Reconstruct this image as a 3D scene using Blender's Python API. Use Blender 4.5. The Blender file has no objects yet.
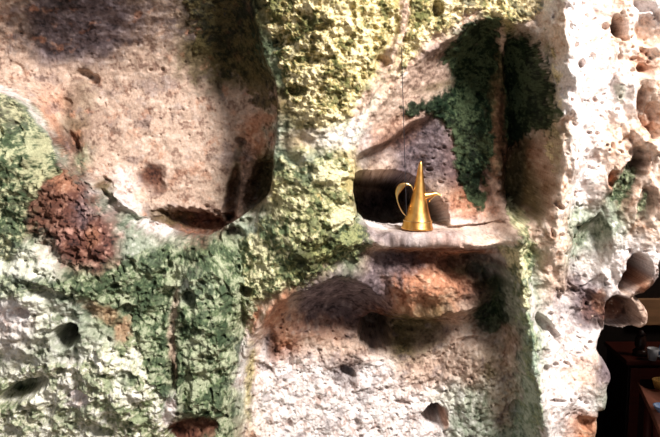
import bpy, math, random
import numpy as np
from mathutils import Vector, Matrix

sc = bpy.context.scene
COL = sc.collection
rad = math.radians

# ------------------------------------------------------------------ camera
W, H = 660.0, 437.0
CY = 3.0                       # metres from the camera to the rock face
PITCH = 8.0                    # degrees looking down
ZC = 1.30                      # height of the point looked at
S = 0.00368                    # metres per photo pixel on the rock face
CAM = np.array([0.0, -CY, ZC + CY * math.tan(rad(PITCH))])
F = (CY / math.cos(rad(PITCH))) / S
cam_d = bpy.data.cameras.new('camera')
cam_d.sensor_width = 36.0
cam_d.lens = F / W * 36.0
cam_d.clip_start = 0.05
cam = bpy.data.objects.new('camera', cam_d)
COL.objects.link(cam)
cam.location = CAM
cam.rotation_euler = (rad(90 - PITCH), 0, 0)
sc.camera = cam
FWD = np.array([0, math.cos(rad(PITCH)), -math.sin(rad(PITCH))])
UP = np.array([0, math.sin(rad(PITCH)), math.cos(rad(PITCH))])

def measure(x, y, z):
    """where a point of the place is seen in the photograph (photo pixels)"""
    dx, dy, dz = x - CAM[0], y - CAM[1], z - CAM[2]
    f = dy * FWD[1] + dz * FWD[2]
    u = dy * UP[1] + dz * UP[2]
    return W / 2 + F * dx / f, H / 2 - F * u / f

def at(u, v, y=0.0):
    """point of the place seen at photo pixel u,v, y metres behind the rock face"""
    d = FWD * F + np.array([1, 0, 0]) * (u - W / 2) + UP * (H / 2 - v)
    t = (y - CAM[1]) / d[1]
    return Vector(CAM + d * t)

# ------------------------------------------------------------------ light
wd = bpy.data.worlds.new('world'); sc.world = wd; wd.use_nodes = True
bg = wd.node_tree.nodes['Background']
bg.inputs[0].default_value = (0.97, 0.97, 1.0, 1)
bg.inputs[1].default_value = 0.25

def area(name, loc, target, size, power, color):
    d = bpy.data.lights.new(name, 'AREA'); d.shape = 'DISK'; d.size = size; d.energy = power; d.color = color
    o = bpy.data.objects.new(name, d); COL.objects.link(o); o.location = loc
    o.rotation_euler = (Vector(target) - Vector(loc)).to_track_quat('-Z', 'Y').to_euler()
    return o
area('daylight_opening', (2.2, -2.6, 4.5), (0.1, 0, 1.2), 1.2, 440, (1.0, 0.965, 0.92))

sc.view_settings.view_transform = 'Standard'
sc.view_settings.look = 'None'
sc.view_settings.gamma = 1.0
sc.view_settings.use_curve_mapping = False
sc.view_settings.exposure = 0.28

# ------------------------------------------------------------------ tags
def tag(o, label=None, cat=None, group=None, kind=None):
    if label: o['label'] = label
    if cat: o['category'] = cat
    if group: o['group'] = group
    if kind: o['kind'] = kind
    return o

# ------------------------------------------------------------------ numpy noise
def perlin(x, y, seed=0):
    r = np.random.RandomState(seed)
    a = r.rand(256, 256).astype(np.float32) * 2 * np.pi
    gx, gy = np.cos(a), np.sin(a)
    xi = np.floor(x).astype(np.int32); yi = np.floor(y).astype(np.int32)
    xf = (x - xi).astype(np.float32); yf = (y - yi).astype(np.float32)
    u = xf * xf * xf * (xf * (xf * 6 - 15) + 10); v = yf * yf * yf * (yf * (yf * 6 - 15) + 10)
    x0, x1, y0, y1 = xi & 255, (xi + 1) & 255, yi & 255, (yi + 1) & 255
    n00 = gx[y0, x0] * xf + gy[y0, x0] * yf
    n10 = gx[y0, x1] * (xf - 1) + gy[y0, x1] * yf
    n01 = gx[y1, x0] * xf + gy[y1, x0] * (yf - 1)
    n11 = gx[y1, x1] * (xf - 1) + gy[y1, x1] * (yf - 1)
    a0 = n00 + u * (n10 - n00); a1 = n01 + u * (n11 - n01)
    return (a0 + v * (a1 - a0)) * 1.5          # about -1..1

DEP = None      # depth of each grid point, so that grain runs evenly over steep faces too
_rp = np.random.RandomState(77)
_PT = np.concatenate([_rp.permutation(256)] * 2).astype(np.int32)
_G3 = _rp.normal(size=(256, 3)).astype(np.float32); _G3 /= np.linalg.norm(_G3, axis=1, keepdims=True)
def perlin3(x, y, z, seed=0):
    xi = np.floor(x).astype(np.int32); yi = np.floor(y).astype(np.int32); zi = np.floor(z).astype(np.int32)
    xf = (x - xi).astype(np.float32); yf = (y - yi).astype(np.float32); zf = (z - zi).astype(np.float32)
    f = lambda t: t * t * t * (t * (t * 6 - 15) + 10)
    u, v, w = f(xf), f(yf), f(zf)
    xi = (xi + 37 * seed) & 255; yi = (yi + 11 * seed) & 255; zi = zi & 255
    out = 0
    for dz in (0, 1):
        for dy in (0, 1):
            p = _PT[_PT[(zi + dz) & 255] + ((yi + dy) & 255)]
            for dx in (0, 1):
                g = _PT[(p + xi + dx) & 255]
                d = _G3[g, 0] * (xf - dx) + _G3[g, 1] * (yf - dy) + _G3[g, 2] * (zf - dz)
                out = out + d * (u if dx else 1 - u) * (v if dy else 1 - v) * (w if dz else 1 - w)
    return out * 1.7
def noise_at(x, y, f, seed):
    if DEP is not None and x.shape == DEP.shape: return perlin3(x, y, DEP * f, seed)
    return perlin(x, y, seed)

def fbm(x, y, scale, octv=4, seed=0, gain=0.5, ax=1.0, ay=1.0):
    s = 0; amp = 1; tot = 0; f = 1.0 / scale
    for k in range(octv):
        s = s + amp * noise_at(x * f * ax + 17.3 * k, y * f * ay + 9.1 * k, f, seed + k)
        tot += amp; amp *= gain; f *= 2.03
    return s / tot

def ridged(x, y, scale, octv=3, seed=0, gain=0.5, ax=1.0, ay=1.0):
    s = 0; amp = 1; tot = 0; f = 1.0 / scale
    for k in range(octv):
        s = s + amp * (1 - 2 * np.abs(noise_at(x * f * ax + 5.7 * k, y * f * ay + 3.3 * k, f, seed + k)))
        tot += amp; amp *= gain; f *= 2.1
    return s / tot

def sstep(a, b, x):
    t = np.clip((x - a) / (b - a), 0, 1)
    return t * t * (3 - 2 * t)

# ------------------------------------------------------------------ outlines of the hollows
CU0, CV0, CS = -200.0, -200.0, 2.0
cu = np.arange(CU0, 900, CS, dtype=np.float32); cv = np.arange(CV0, 700, CS, dtype=np.float32)
CUU, CVV = np.meshgrid(cu, cv)

def smooth_poly(pts, n=5):
    out = []; m = len(pts)
    for i in range(m):
        p0, p1, p2, p3 = [np.array(pts[(i + k - 1) % m], float) for k in range(4)]
        for j in range(n):
            t = j / n
            out.append(0.5 * ((2 * p1) + (-p0 + p2) * t + (2 * p0 - 5 * p1 + 4 * p2 - p3) * t * t + (-p0 + 3 * p1 - 3 * p2 + p3) * t ** 3))
    return np.array(out)

class Outline:
    """signed distance to a closed outline, negative inside"""
    def __init__(self, pts, smooth=True):
        P = smooth_poly(pts) if smooth else np.array(pts, float)
        d2 = np.full(CUU.shape, 1e12, np.float32); inside = np.zeros(CUU.shape, bool)
        for i in range(len(P)):
            a = P[i]; b = P[(i + 1) % len(P)]; e = b - a; L = (e * e).sum()
            if L < 1e-9: continue
            wx = CUU - a[0]; wy = CVV - a[1]
            t = np.clip((wx * e[0] + wy * e[1]) / L, 0, 1)
            d2 = np.minimum(d2, (wx - e[0] * t) ** 2 + (wy - e[1] * t) ** 2)
            if e[1] != 0:
                c = ((a[1] <= CVV) & (b[1] > CVV)) | ((b[1] <= CVV) & (a[1] > CVV))
                xs = a[0] + (CVV - a[1]) / e[1] * e[0]
                inside ^= c & (CUU < xs)
        d = np.sqrt(d2); self.sd = np.where(inside, -d, d).astype(np.float32)
    def __call__(self, u, v):
        return sample(self.sd, u, v)

def sample(A, u, v):
    x = np.clip((u - CU0) / CS, 0, A.shape[1] - 1.001); y = np.clip((v - CV0) / CS, 0, A.shape[0] - 1.001)
    xi = x.astype(np.int32); yi = y.astype(np.int32); xf = x - xi; yf = y - yi
    return (A[yi, xi] * (1 - xf) + A[yi, xi + 1] * xf) * (1 - yf) + (A[yi + 1, xi] * (1 - xf) + A[yi + 1, xi + 1] * xf) * yf

def ell(u, v, cu_, cv_, ru, rv, rot=0):
    """normalised distance to an ellipse: 0 centre, 1 rim"""
    c, s = math.cos(rad(rot)), math.sin(rad(rot))
    du, dv = u - cu_, v - cv_
    return np.sqrt(((du * c + dv * s) / ru) ** 2 + ((-du * s + dv * c) / rv) ** 2)

def dist_path(u, v, pts):
    """distance to an open path and position 0..1 along it"""
    P = [np.array(p, float) for p in pts]
    best = np.full(u.shape, 1e6, np.float32)
    for a, b in zip(P[:-1], P[1:]):
        e = b - a; L = (e * e).sum()
        t = np.clip(((u - a[0]) * e[0] + (v - a[1]) * e[1]) / L, 0, 1)
        best = np.minimum(best, np.sqrt((u - a[0] - e[0] * t) ** 2 + (v - a[1] - e[1] * t) ** 2))
    return best

O_bowl = Outline([(-190, -190), (262, -190), (256, -20), (262, 40), (278, 85), (284, 120), (280, 160), (276, 192), (258, 213), (234, 230), (220, 241),
                  (203, 245), (175, 244), (155, 233), (140, 222), (122, 200), (100, 186), (76, 180), (62, 172), (51, 150), (40, 125), (24, 103), (0, 92), (-60, 70), (-190, 60)])
O_bulge = Outline([(-190, 60), (-60, 70), (0, 92), (24, 103), (40, 125), (51, 150), (62, 173), (90, 190), (112, 215), (135, 228), (160, 240), (218, 246), (236, 270), (243, 330), (238, 440), (240, 690), (-190, 690)])
O_niche = Outline([(354, 165), (352, 190), (356, 210), (366, 228), (385, 239), (420, 244), (470, 243), (505, 240), (522, 230), (540, 214), (548, 180), (553, 140), (550, 100),
                   (543, 60), (530, 32), (510, 24), (480, 20), (455, 35), (425, 55), (402, 78), (385, 100), (370, 118), (358, 140)])
O_nicheR = Outline([(505, 40), (530, 36), (543, 60), (549, 100), (552, 140), (547, 180), (539, 210), (520, 226), (510, 200), (505, 160), (506, 100), (500, 70)])
O_hole = Outline([(352, 177), (375, 171), (400, 171), (418, 178), (432, 192), (446, 205), (450, 226), (436, 234), (405, 236), (380, 235), (361, 227), (353, 210)])
O_lower = Outline([(243, 690), (242, 400), (249, 350), (262, 320), (284, 298), (310, 284), (342, 273), (366, 280), (390, 300), (425, 309), (465, 305), (500, 296), (514, 305), (522, 340), (528, 400), (545, 460), (550, 690)])
O_recess = Outline([(441, 262), (462, 256), (490, 258), (507, 268), (508, 282), (490, 290), (465, 290), (447, 282)])
O_rust = Outline([(38, 176), (58, 164), (80, 174), (96, 192), (106, 230), (104, 264), (72, 270), (46, 254), (22, 226)])
O_scoop = Outline([(604, 204), (590, 216), (573, 240), (564, 266), (568, 292), (592, 292), (606, 272), (611, 240)])
O_cavity = Outline([(637, 253), (647, 261), (646, 275), (634, 286), (624, 293), (619, 285), (623, 272), (629, 260)])
O_cavity2 = Outline([(655, 262), (664, 254), (672, 262), (670, 280), (658, 276)])
O_lobe = Outline([(606, 302), (620, 295), (631, 301), (637, 311), (637, 324), (620, 333), (606, 334)])
O_open = Outline([(634, 297), (645, 293), (657, 284), (666, 280), (700, 272), (758, 292), (772, 380), (770, 690), (597, 690), (603, 437), (606, 428), (606, 420), (610, 412), (612, 400),
                  (611, 390), (615, 381), (613, 371), (606, 361), (601, 352), (602, 344), (606, 335), (620, 332), (635, 327), (640, 328), (646, 322), (645, 309), (640, 301)])

# ------------------------------------------------------------------ broad relief, centimetres towards the viewer
def broad(u, v, wu, wv):
    h = np.zeros_like(u)
    # lower left bulge
    sb = O_bulge(wu, wv)
    h += 12 * (1 - np.exp(-np.clip(-sb, 0, None) / 17))
    h += 5 * np.exp(-ell(u, v, 10, 150, 55, 55) ** 2) + 6 * np.exp(-ell(u, v, 30, 300, 80, 50, -15) ** 2)
    h -= 5 * np.exp(-ell(u, v, 165, 300, 30, 60, 10) ** 2)
    h += 4 * np.exp(-ell(u, v, 120, 390, 70, 50) ** 2)
    # upper left bowl
    sd = np.clip(-O_bowl(wu, wv), 0, None)
    ceil_ = sstep(-40, 95, v)
    h -= (5 + 5 * ceil_) * (1 - np.exp(-sd / 30)) + (2 + 5 * ceil_) * (1 - np.exp(-sd / 3.5))
    h -= 5 * np.exp(-ell(u, v, 250, 190, 32, 70, 20) ** 2)
    h -= 6 * np.exp(-ell(u, v, 225, 20, 40, 80) ** 2)
    h += 9 * np.exp(-ell(u, v, 60, -50, 190, 70) ** 2)
    h += 3 * np.exp(-ell(u, v, 150, 150, 70, 60) ** 2)
    # central ridge
    h += 6 * np.exp(-(dist_path(u, v, [(335, -150), (330, 60), (322, 150), (318, 230), (285, 290)]) / 42) ** 2)
    h += 2 * np.exp(-ell(u, v, 300, 230, 40, 30) ** 2)
    # niche
    sn = np.clip(-O_niche(wu, wv), 0, None)
    h -= 17 * (1 - np.exp(-sn / 26)) * (0.35 + 0.65 * sstep(370, 480, u + 0.35 * v - 40))
    h -= 5 * np.exp(-ell(u, v, 470, 70, 40, 45) ** 2) * sstep(0, 10, sn)
    cl_ = v - (158 - 0.60 * (u - 356)) + 2 * np.sin(u / 7)
    h -= 6 * sstep(-3, 7, cl_) * sstep(350, 360, u) * sstep(450, 410, u) * sstep(235, 222, v)
    # rib between the two lobes of the niche
    h += 3.5 * np.exp(-(dist_path(u, v, [(505, 30), (499, 60), (494, 110), (492, 150), (500, 200), (515, 235)]) / 9) ** 2)
    h -= 6 * (1 - np.exp(-np.clip(-O_nicheR(wu, wv), 0, None) / 7))
    # right pillar
    pr = dist_path(u, v, [(570, -150), (565, 40), (564, 150), (550, 240), (545, 330), (560, 440), (565, 600)])
    h += 9 * np.exp(-(pr / 23) ** 2) * (1 - 0.4 * sstep(200, 290, v))
    h += 6 * sstep(575, 660, u) * sstep(330, 200, v)
    # lower hollow, deep under its roof and running out below
    sl = np.clip(-O_lower(wu, wv), 0, None)
    h -= 15 * (1 - np.exp(-sl / 16)) * (1 - 0.5 * sstep(430, 500, u)) * (0.42 + 0.58 * sstep(480, 290, v + 0.15 * (u - 380))) * (1 - 0.7 * sstep(430, 520, u) * sstep(310, 360, v))
    h -= 5 * sstep(244, 256, v + 6 * sstep(480, 510, u)) * sstep(318, 296, v) * sstep(350, 385, u) * sstep(520, 500, u)
    h += 5 * np.exp(-ell(u, v, 418, 286, 46, 17, 6) ** 2) 
    h -= 5 * np.exp(-ell(u, v, 335, 300, 55, 18, -12) ** 2)
    h -= 7 * np.exp(-ell(u, v, 400, 322, 62, 15, 3) ** 2)
    h -= 5 * np.exp(-ell(u, v, 490, 318, 24, 22) ** 2)
    h -= 3 * np.exp(-ell(u, v, 415, 335, 34, 26) ** 2)
    # green edged buttress between lower hollow and pillar
    h += 7 * np.exp(-(dist_path(u, v, [(512, 235), (520, 300), (528, 360), (545, 440), (550, 600)]) / 12) ** 2)
    h += 4 * np.exp(-ell(u, v, 575, 380, 35, 55) ** 2)
    return h * 1.55

# ------------------------------------------------------------------ wall grid
def axis(lo, hi, a, b, fine, coarse):
    return np.concatenate([np.arange(lo, a, coarse), np.arange(a, b, fine), np.arange(b, hi + coarse, coarse)])
gx = axis(-165, 835, -12, 672, 0.80, 4.0)
gx = np.concatenate([gx[gx < 672], np.arange(672, 792, 1.5), np.arange(792, 839, 4.0)])
gz = axis(-150, 580, -12, 449, 0.80, 4.0)
gz = np.concatenate([gz[gz < 449], np.arange(449, 584, 2.0)])
X1 = (gx - W / 2) * S
zt, zb = at(330, -12).z, at(330, 449).z
# rows: world heights of the photo rows on the rock face
Z1 = np.array([at(330, float(t)).z for t in gz])
X, Z = np.meshgrid(X1, Z1)
X = X.astype(np.float32); Z = Z.astype(np.float32)
u0, v0 = measure(X, 0.0, Z)
hl = broad(u0, v0, u0, v0)
def blur(A, n):
    for _ in range(2):
        for ax in (0, 1):
            P = np.pad(A, [(n + 1, n) if a == ax else (0, 0) for a in (0, 1)], mode='edge')
            c = np.cumsum(P, axis=ax, dtype=np.float64)
            if ax == 0: A = (c[2 * n + 1:] - c[:-2 * n - 1]) / (2 * n + 1)
            else: A = (c[:, 2 * n + 1:] - c[:, :-2 * n - 1]) / (2 * n + 1)
    return A
hl = blur(hl, 16)
U, V = measure(X, -hl / 100.0, Z)
U = U.astype(np.float32); V = V.astype(np.float32)

warp1 = fbm(U, V, 40, 3, 11); warp2 = fbm(U, V, 40, 3, 21)
fw1 = fbm(U, V, 9, 2, 31); fw2 = fbm(U, V, 9, 2, 41)
WU = U + 5 * warp1 + 1.6 * fw1; WV = V + 5 * warp2 + 1.6 * fw2
h = broad(U, V, U + 2.5 * warp1 + 1.8 * fw1, V + 2.5 * warp2 + 1.8 * fw2)

def pit(cu_, cv_, ru, rv, depth, rot=0, soft=0.45, rag=0.25):
    """a hole or dent with a ragged rim, worked only near itself"""
    global h
    R = max(ru, rv) * 1.9 + 3
    m = (np.abs(U - cu_) < R) & (np.abs(V - cv_) < R)
    if not m.any(): return
    e = ell(U[m], V[m], cu_, cv_, ru, rv, rot) + rag * fw1[m]
    h[m] -= depth * sstep(1 + soft, 1 - soft, e)

# ---- niche: deep hole, flat floor
sh = O_hole(U + 1.5 * fw1, V + 0.6 * fw2)
bend = 9 * np.exp(-np.clip(U - 352, 0, None) / 13) + 4 * sstep(475, 515, U) + 1.2 * warp1
VB = V + bend
floor_w = sstep(372, 390, U) * sstep(475, 450, U) * sstep(225.5, 228.5, V) * sstep(243.5, 239.5, V)
h = np.where(V < 232, h - 85 * sstep(1.0, -4, sh), h)
ledge_t = sstep(226, 241, VB)                     # back to front of the ledge
ledge_h = -17 * (1 - (VB - 226) / 15.0)
ledge_h = np.clip(ledge_h, -17, 1.0)
lm = sstep(350, 356, U) * sstep(515, 480, U) * sstep(225, 228, VB) * sstep(246, 242, VB)
h = h * (1 - lm) + np.minimum(ledge_h + 0.0, 2.0) * lm
h += 1.5 * np.exp(-((VB - 241) / 5) ** 2) * sstep(352, 362, U) * sstep(515, 480, U)

# ---- hollows and holes: u, v, half width, half height, depth cm, turn
for p in [
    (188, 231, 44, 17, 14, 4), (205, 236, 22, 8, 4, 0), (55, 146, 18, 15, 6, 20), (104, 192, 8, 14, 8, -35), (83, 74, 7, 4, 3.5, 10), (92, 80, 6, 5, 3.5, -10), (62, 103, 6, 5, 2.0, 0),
    (241, 141, 5, 3.5, 4, 20), (230, 205, 6, 34, 6, 12), (262, 190, 12, 32, 14, 18), (206, 207, 2, 2, 2, 0),
    (150, 176, 13, 8, 1.6, -25), (158, 188, 6, 7, 1.4, 0), (15, 66, 6, 3, 0.8, 20), (162, 69, 2, 2, 1.5, 0), (150, 70, 1.6, 1.6, 1.2, 0),
    (375, 335, 13, 15, 30, 0), (435, 419, 10, 10, 28, 0), (347, 374, 8, 4.5, 6, 35), (340, 382, 14, 9, 2.2, 30), (328, 325, 3.5, 3, 3, 0), (288, 349, 3, 3, 3, 0), (290, 362, 3, 9, 1.5, 0),
    (268, 372, 6, 4, 1.8, 40), (270, 345, 6, 16, 2.2, 0), (289, 425, 3, 4, 2, 0), (356, 425, 4, 5, 2, 20), (402, 404, 7, 2, 2.5, 10), (472, 342, 12, 3, 3, -8), (316, 353, 4, 5, 1, 0),
    (245, 292, 7, 5, 5, 0), (190, 300, 6, 9, 4, -20), (187, 390, 5, 16, 3.5, 10), (170, 372, 5, 14, 2.5, 0), (190, 430, 34, 10, 5, -20), (65, 337, 13, 9, 22, -30), (22, 313, 7, 5, 4, 20), (48, 331, 8, 3, 2, 0),
    (18, 393, 24, 8, 12, -22), (60, 372, 5, 4, 3, 0), (62, 415, 8, 5, 3, -40), (128, 310, 8, 6, 3, 0), (14, 430, 10, 5, 3, 0), (100, 432, 14, 5, 3, 10), (40, 288, 25, 6, 3, 15),
    (617, 27, 6, 9, 22, -10), (622, 39, 3, 2.5, 4, 0), (641, 6, 9, 5, 5, 20), (647, 30, 14, 16, 4, 20), (645, 62, 9, 14, 2.5, 20), (643, 68, 5, 4, 4, 0), (656, 134, 6, 8, 6, 10), (580, 64, 3.5, 4, 5, 0), (588, 15, 3, 4, 3, 0), (605, 27, 3, 3, 3, 0),
    (566, 14, 6, 8, 2.5, 0), (561, 125, 13, 10, 4.5, -35), (563, 92, 7, 10, 2, 0), (561, 151, 3, 3, 2, 0), (556, 205, 5, 2, 2, 30), (634, 60, 6, 3, 2, 0), (650, 118, 9, 14, 5, 10), (641, 100, 5, 16, 4, 5), (643, 120, 3, 3, 3, 0),
    (628, 178, 9, 26, 7, 32), (643, 202, 6, 18, 5, 18), (640, 160, 11, 14, 5, 0), (612, 178, 5, 8, 4, 10), (630, 145, 8, 10, 3, 0), (655, 170, 5, 14, 4, 0), (610, 95, 5, 16, 2, 10),
    (577, 297, 14, 6, 6, -5), (594, 306, 10, 10, 6, 0), (580, 318, 9, 8, 4, 0), (597, 325, 6, 8, 4, 0), (545, 325, 13, 5, 5, 45), (554, 340, 5, 8, 3, 0), (546, 370, 3, 4, 3.5, 0), (557, 401, 8, 2.2, 2.5, 4), (602, 372, 8, 12, 2.5, 0), (590, 425, 10, 6, 3, 0), (631, 251, 2, 2, 3, 0),
    (524, 178, 21, 34, 6, 12), (520, 205, 10, 16, 2, 15), (443, 214, 5, 12, 3, 10), (478, 190, 10, 14, 3, 0), (430, 170, 3, 2, 1.5, 0), (441, 183, 3, 2, 1.2, 0), (462, 186, 4, 2, 1.2, 0), (527, 380, 5, 9, 2.5, 0), (519, 410, 8, 6, 3, 0), (520, 352, 5, 8, 2.5, 0),
    (437, 9, 5, 7, 5, 0), (382, 62, 7, 6, 4, 0), (310, 60, 14, 6, 3, 0), (285, 40, 10, 8, 3, 0), (335, 100, 6, 8, 3, 0), (300, 90, 8, 5, 3, 0), (325, 30, 10, 5, 2, 0), (352, 15, 4, 10, 2, 0), (305, 16, 8, 4, 2, 20), (340, 260, 22, 10, 3, -20), (300, 268, 8, 10, 3, 20),
]:
    pit(*p)
so = O_recess(WU, WV); h -= 6 * sstep(3, -6, so)
pit(478, 272, 8, 7, 4); pit(490, 277, 4, 5, 3)
# rounded lip over the recess
h += 1.6 * np.exp(-((so - 4) / 3.5) ** 2) * sstep(275, 262, V)
ssc = O_scoop(U + fw1, V + fw2); h -= 7 * sstep(1, -12, ssc)
h += 1.8 * np.exp(-((ssc - 4) / 3.5) ** 2) * sstep(600, 575, U)
h -= 60 * sstep(1.5, -4, O_cavity(U + 1.2 * fw1, V + 1.2 * fw2)) * (0.5 + 0.5 * sstep(648, 640, U - 0.3 * (V - 270)))
h -= 30 * sstep(1.5, -4, O_cavity2(U + fw1, V + fw2))
h -= 11 * sstep(0.8, -5, O_lobe(U + .5 * fw1, V + .5 * fw2))
# ledge shadow gap: the shelf overhangs the band below it
h -= 4 * np.exp(-ell(U, V, 440, 256, 75, 7, 1) ** 2)
# sharp rolled rim where the bulge meets the bowl, and rim of the lower hollow
sbw = O_bowl(U + 1.5 * fw1, V + 1.5 * fw2)
h += 1.8 * np.exp(-((sbw - 3) / 4) ** 2) * sstep(60, 110, V)
slw = O_lower(U + fw1, V + fw2)
h += 1.8 * np.exp(-((slw - 3) / 3.5) ** 2) * sstep(300, 285, U) * sstep(275, 300, V)
# pale vein running down from the top towards the niche
vein = dist_path(U + 3 * warp1, V, [(412, -60), (404, 10), (400, 35), (392, 58), (376, 85), (364, 108), (354, 140)])
h += 2.2 * np.exp(-(vein / 4) ** 2)

DEP = (h / 0.368).astype(np.float32)
# ---- local roughness, chosen per place
sb = O_bulge(WU, WV); sl = O_lower(WU, WV); sn = O_niche(WU, WV); sbo = O_bowl(WU, WV)
r_pill = sstep(535, 560, U) 
smooth_m = np.clip(sstep(4, -8, sbo) + sstep(4, -8, sn) * 0.8, 0, 1)
low = sstep(4, -6, sl)
rough = (1 - smooth_m) * (1 - 0.7 * sstep(3, -8, ssc))
f_mid = fbm(U, V, 16, 4, 51); f_fine = fbm(U, V, 5, 3, 61)
rid = ridged(U, V, 11, 3, 71)
h += f_mid * (1.3 + 1.5 * rough * (1 - 0.6 * low) * (1 - 0.75 * r_pill)) + f_fine * (0.12 + 0.22 * rough * (1 - .6 * r_pill))
h += 4.5 * fbm(U + 10 * warp1, V, 42, 2, 57, ay=.6) * r_pill
h += rid * 0.3 * rough * (1 - low) * (1 - .8 * r_pill)
# pillar: long vertical flutes and sponge like pits
flu = ridged(U + 8 * warp1, V, 13, 3, 81, ay=0.32)
h += (flu * 1.2 + 2.2 * ridged(U + 10 * warp1, V, 30, 2, 85, ay=0.45)) * r_pill * sstep(470, 330, V)
spo = fbm(U, V, 7, 3, 91); spo2 = fbm(U, V, 3.2, 2, 95)
h -= 1.2 * sstep(0.36, 0.65, spo) * r_pill + 0.3 * sstep(0.25, .6, spo2) * r_pill
# lower hollow: coarse diagonal tool like streaks
stk = fbm(U * 0.8 - V * 0.6, U * 0.6 + V * 0.8, 5, 3, 101, ax=0.45)
h += (stk * 1.0 + 0.8 * fbm(U, V, 10, 3, 105)) * low * sstep(300, 360, V)
h -= 0.6 * sstep(0.2, 0.5, spo2) * low * sstep(320, 370, V)
# crumbly rust coloured rock
ru = O_rust(WU, WV); rum = sstep(3, -5, ru)
blk = np.abs(fbm(U, V, 15, 3, 111, gain=.6)); blk2 = ridged(U, V, 6, 2, 117)
h += rum * (-1.5 + 3.6 * fbm(U, V, 14, 4, 111, gain=.65) + 1.0 * blk2 + 1.5 * blk)
# crumbly bulge
cr = sstep(6, -10, sb)
h += cr * (fbm(U, V, 30, 4, 121) * 4.2 + ridged(U, V, 8, 2, 127) * 0.4)
# concentric ripples beside the round hole at the bottom
ec = ell(U, V, 432, 412, 1, 1)
h += 0.5 * np.sin(ec / 1.7) * sstep(16, 20, ec) * sstep(34, 26, ec) * sstep(405, 398, V)

# random sponge pits on the pale rock
rs = random.Random(5)
for k in range(130):
    uu = rs.uniform(548, 662); vv = rs.uniform(-5, 437)
    if uu > 600 and vv > 200: continue
    pit(uu, vv, rs.uniform(.9, 2.6), rs.uniform(.9, 3.2), rs.uniform(.8, 2.4), rs.uniform(-40, 40))
for k in range(200):
    uu = rs.uniform(255, 520); vv = rs.uniform(320, 440)
    pit(uu, vv, rs.uniform(.7, 1.9), rs.uniform(.7, 2.2), rs.uniform(.5, 1.6), rs.uniform(-40, 40))
for k in range(120):
    uu = rs.uniform(0, 275); vv = rs.uniform(0, 225)
    pit(uu, vv, rs.uniform(.6, 1.4), rs.uniform(.6, 1.4), rs.uniform(.3, .9))
for k in range(60):
    uu = rs.uniform(420, 490); vv = rs.uniform(130, 205)
    pit(uu, vv, rs.uniform(.7, 1.8), rs.uniform(.6, 1.2), rs.uniform(.4, 1.0))
for k in range(170):
    uu = rs.uniform(0, 240); vv = rs.uniform(255, 437)
    pit(uu, vv, rs.uniform(1, 3.4), rs.uniform(1, 2.8), rs.uniform(.8, 2.6), rs.uniform(-40, 40))

# ---- the edge of the rock, rolling back into the dark room
sop = O_open(U + 0.8 * fw1, V + 0.8 * fw2)
lobe_n = np.exp(-ell(U, V, 632, 312, 22, 24) ** 4)
t = np.clip(1 - sop / (12.0 - 7 * lobe_n), 0, 1)
h -= (11 - 7 * lobe_n) * (1 - np.sqrt(np.clip(1 - t * t, 0, 1)))
h -= 38 * sstep(-0.8, -4.0 - 6 * sstep(662, 675, U), sop)
keep = sop > -5.0 - 6 * sstep(662, 675, U)

Y = -h / 100.0
# the rim of the bulge leans over the bowl: an undercut lip
gsy, gsx = np.gradient(O_bowl.sd, CS)
gxn, gyn = sample(gsx, U, V), sample(gsy, U, V)
sdr = O_bowl(U, V)
lipA = (7.5 + 2.5 * sstep(200, 230, V)) * (1 - np.exp(-ell(U, V, 103, 192, 20, 20) ** 2)) * sstep(-3, 2, sdr) * np.exp(-(np.clip(sdr - 2, 0, None) / 22) ** 2) * sstep(70, 120, V)
gsy, gsx = np.gradient(O_niche.sd, CS)
sdn = O_niche(U, V)
lipB = 3.0 * sstep(-2, 2, sdn) * np.exp(-(np.clip(sdn - 2, 0, None) / 14) ** 2) * sstep(385, 365, U) * sstep(150, 170, V)
LX = (-gxn * lipA - sample(gsx, U, V) * lipB) * S
LZ = (gyn * lipA + sample(gsy, U, V) * lipB) * S
# flat floor of the niche
ZF = at(417, 229.6, 0.075).z
# the deep hole behind the pitcher runs back and down into the rock
LZ = LZ - 0.17 * np.clip(-h / 100.0 - 0.20, 0, None) * sstep(3, -1, sh) * sstep(345, 352, U)
X = X + LX; Z = Z + LZ
Zf = Z * (1 - floor_w) + (ZF + 0.003 * f_mid - 0.004 * (1 - ledge_t)) * floor_w

# ------------------------------------------------------------------ what the rock is made of, by place
def s2l(c):
    c = np.array(c, np.float32) / 255.0
    return np.where(c <= 0.04045, c / 12.92, ((c + 0.055) / 1.055) ** 2.4).astype(np.float32)
MAT = {  # main, darker grain, lighter grain
    'PK': [(192, 164, 146), (138, 110, 96), (212, 188, 172)],
    'GV': [(108, 93, 96), (62, 53, 56), (144, 128, 130)],
    'OR': [(178, 124, 96), (122, 74, 52), (206, 164, 136)],
    'BR': [(88, 54, 42), (46, 28, 24), (128, 88, 70)],
    'RU': [(98, 64, 56), (40, 29, 29), (176, 134, 120)],
    'WH': [(226, 214, 210), (188, 166, 158), (242, 236, 234)],
    'TN': [(218, 192, 174), (184, 146, 122), (234, 216, 204)],
    'OL': [(100, 86, 58), (60, 54, 34), (140, 122, 90)],
    'GG': [(150, 156, 138), (88, 97, 80), (204, 204, 192)],
    'DG': [(46, 56, 38), (22, 30, 20), (76, 84, 60)],
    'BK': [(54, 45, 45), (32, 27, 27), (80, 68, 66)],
    'YM': [(172, 156, 106), (84, 78, 48), (222, 206, 162)],
    'GM': [(112, 122, 94), (54, 66, 48), (172, 176, 146)],
    'PM': [(208, 206, 188), (136, 142, 116), (238, 236, 224)],
}
KEYS = list(MAT)
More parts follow.
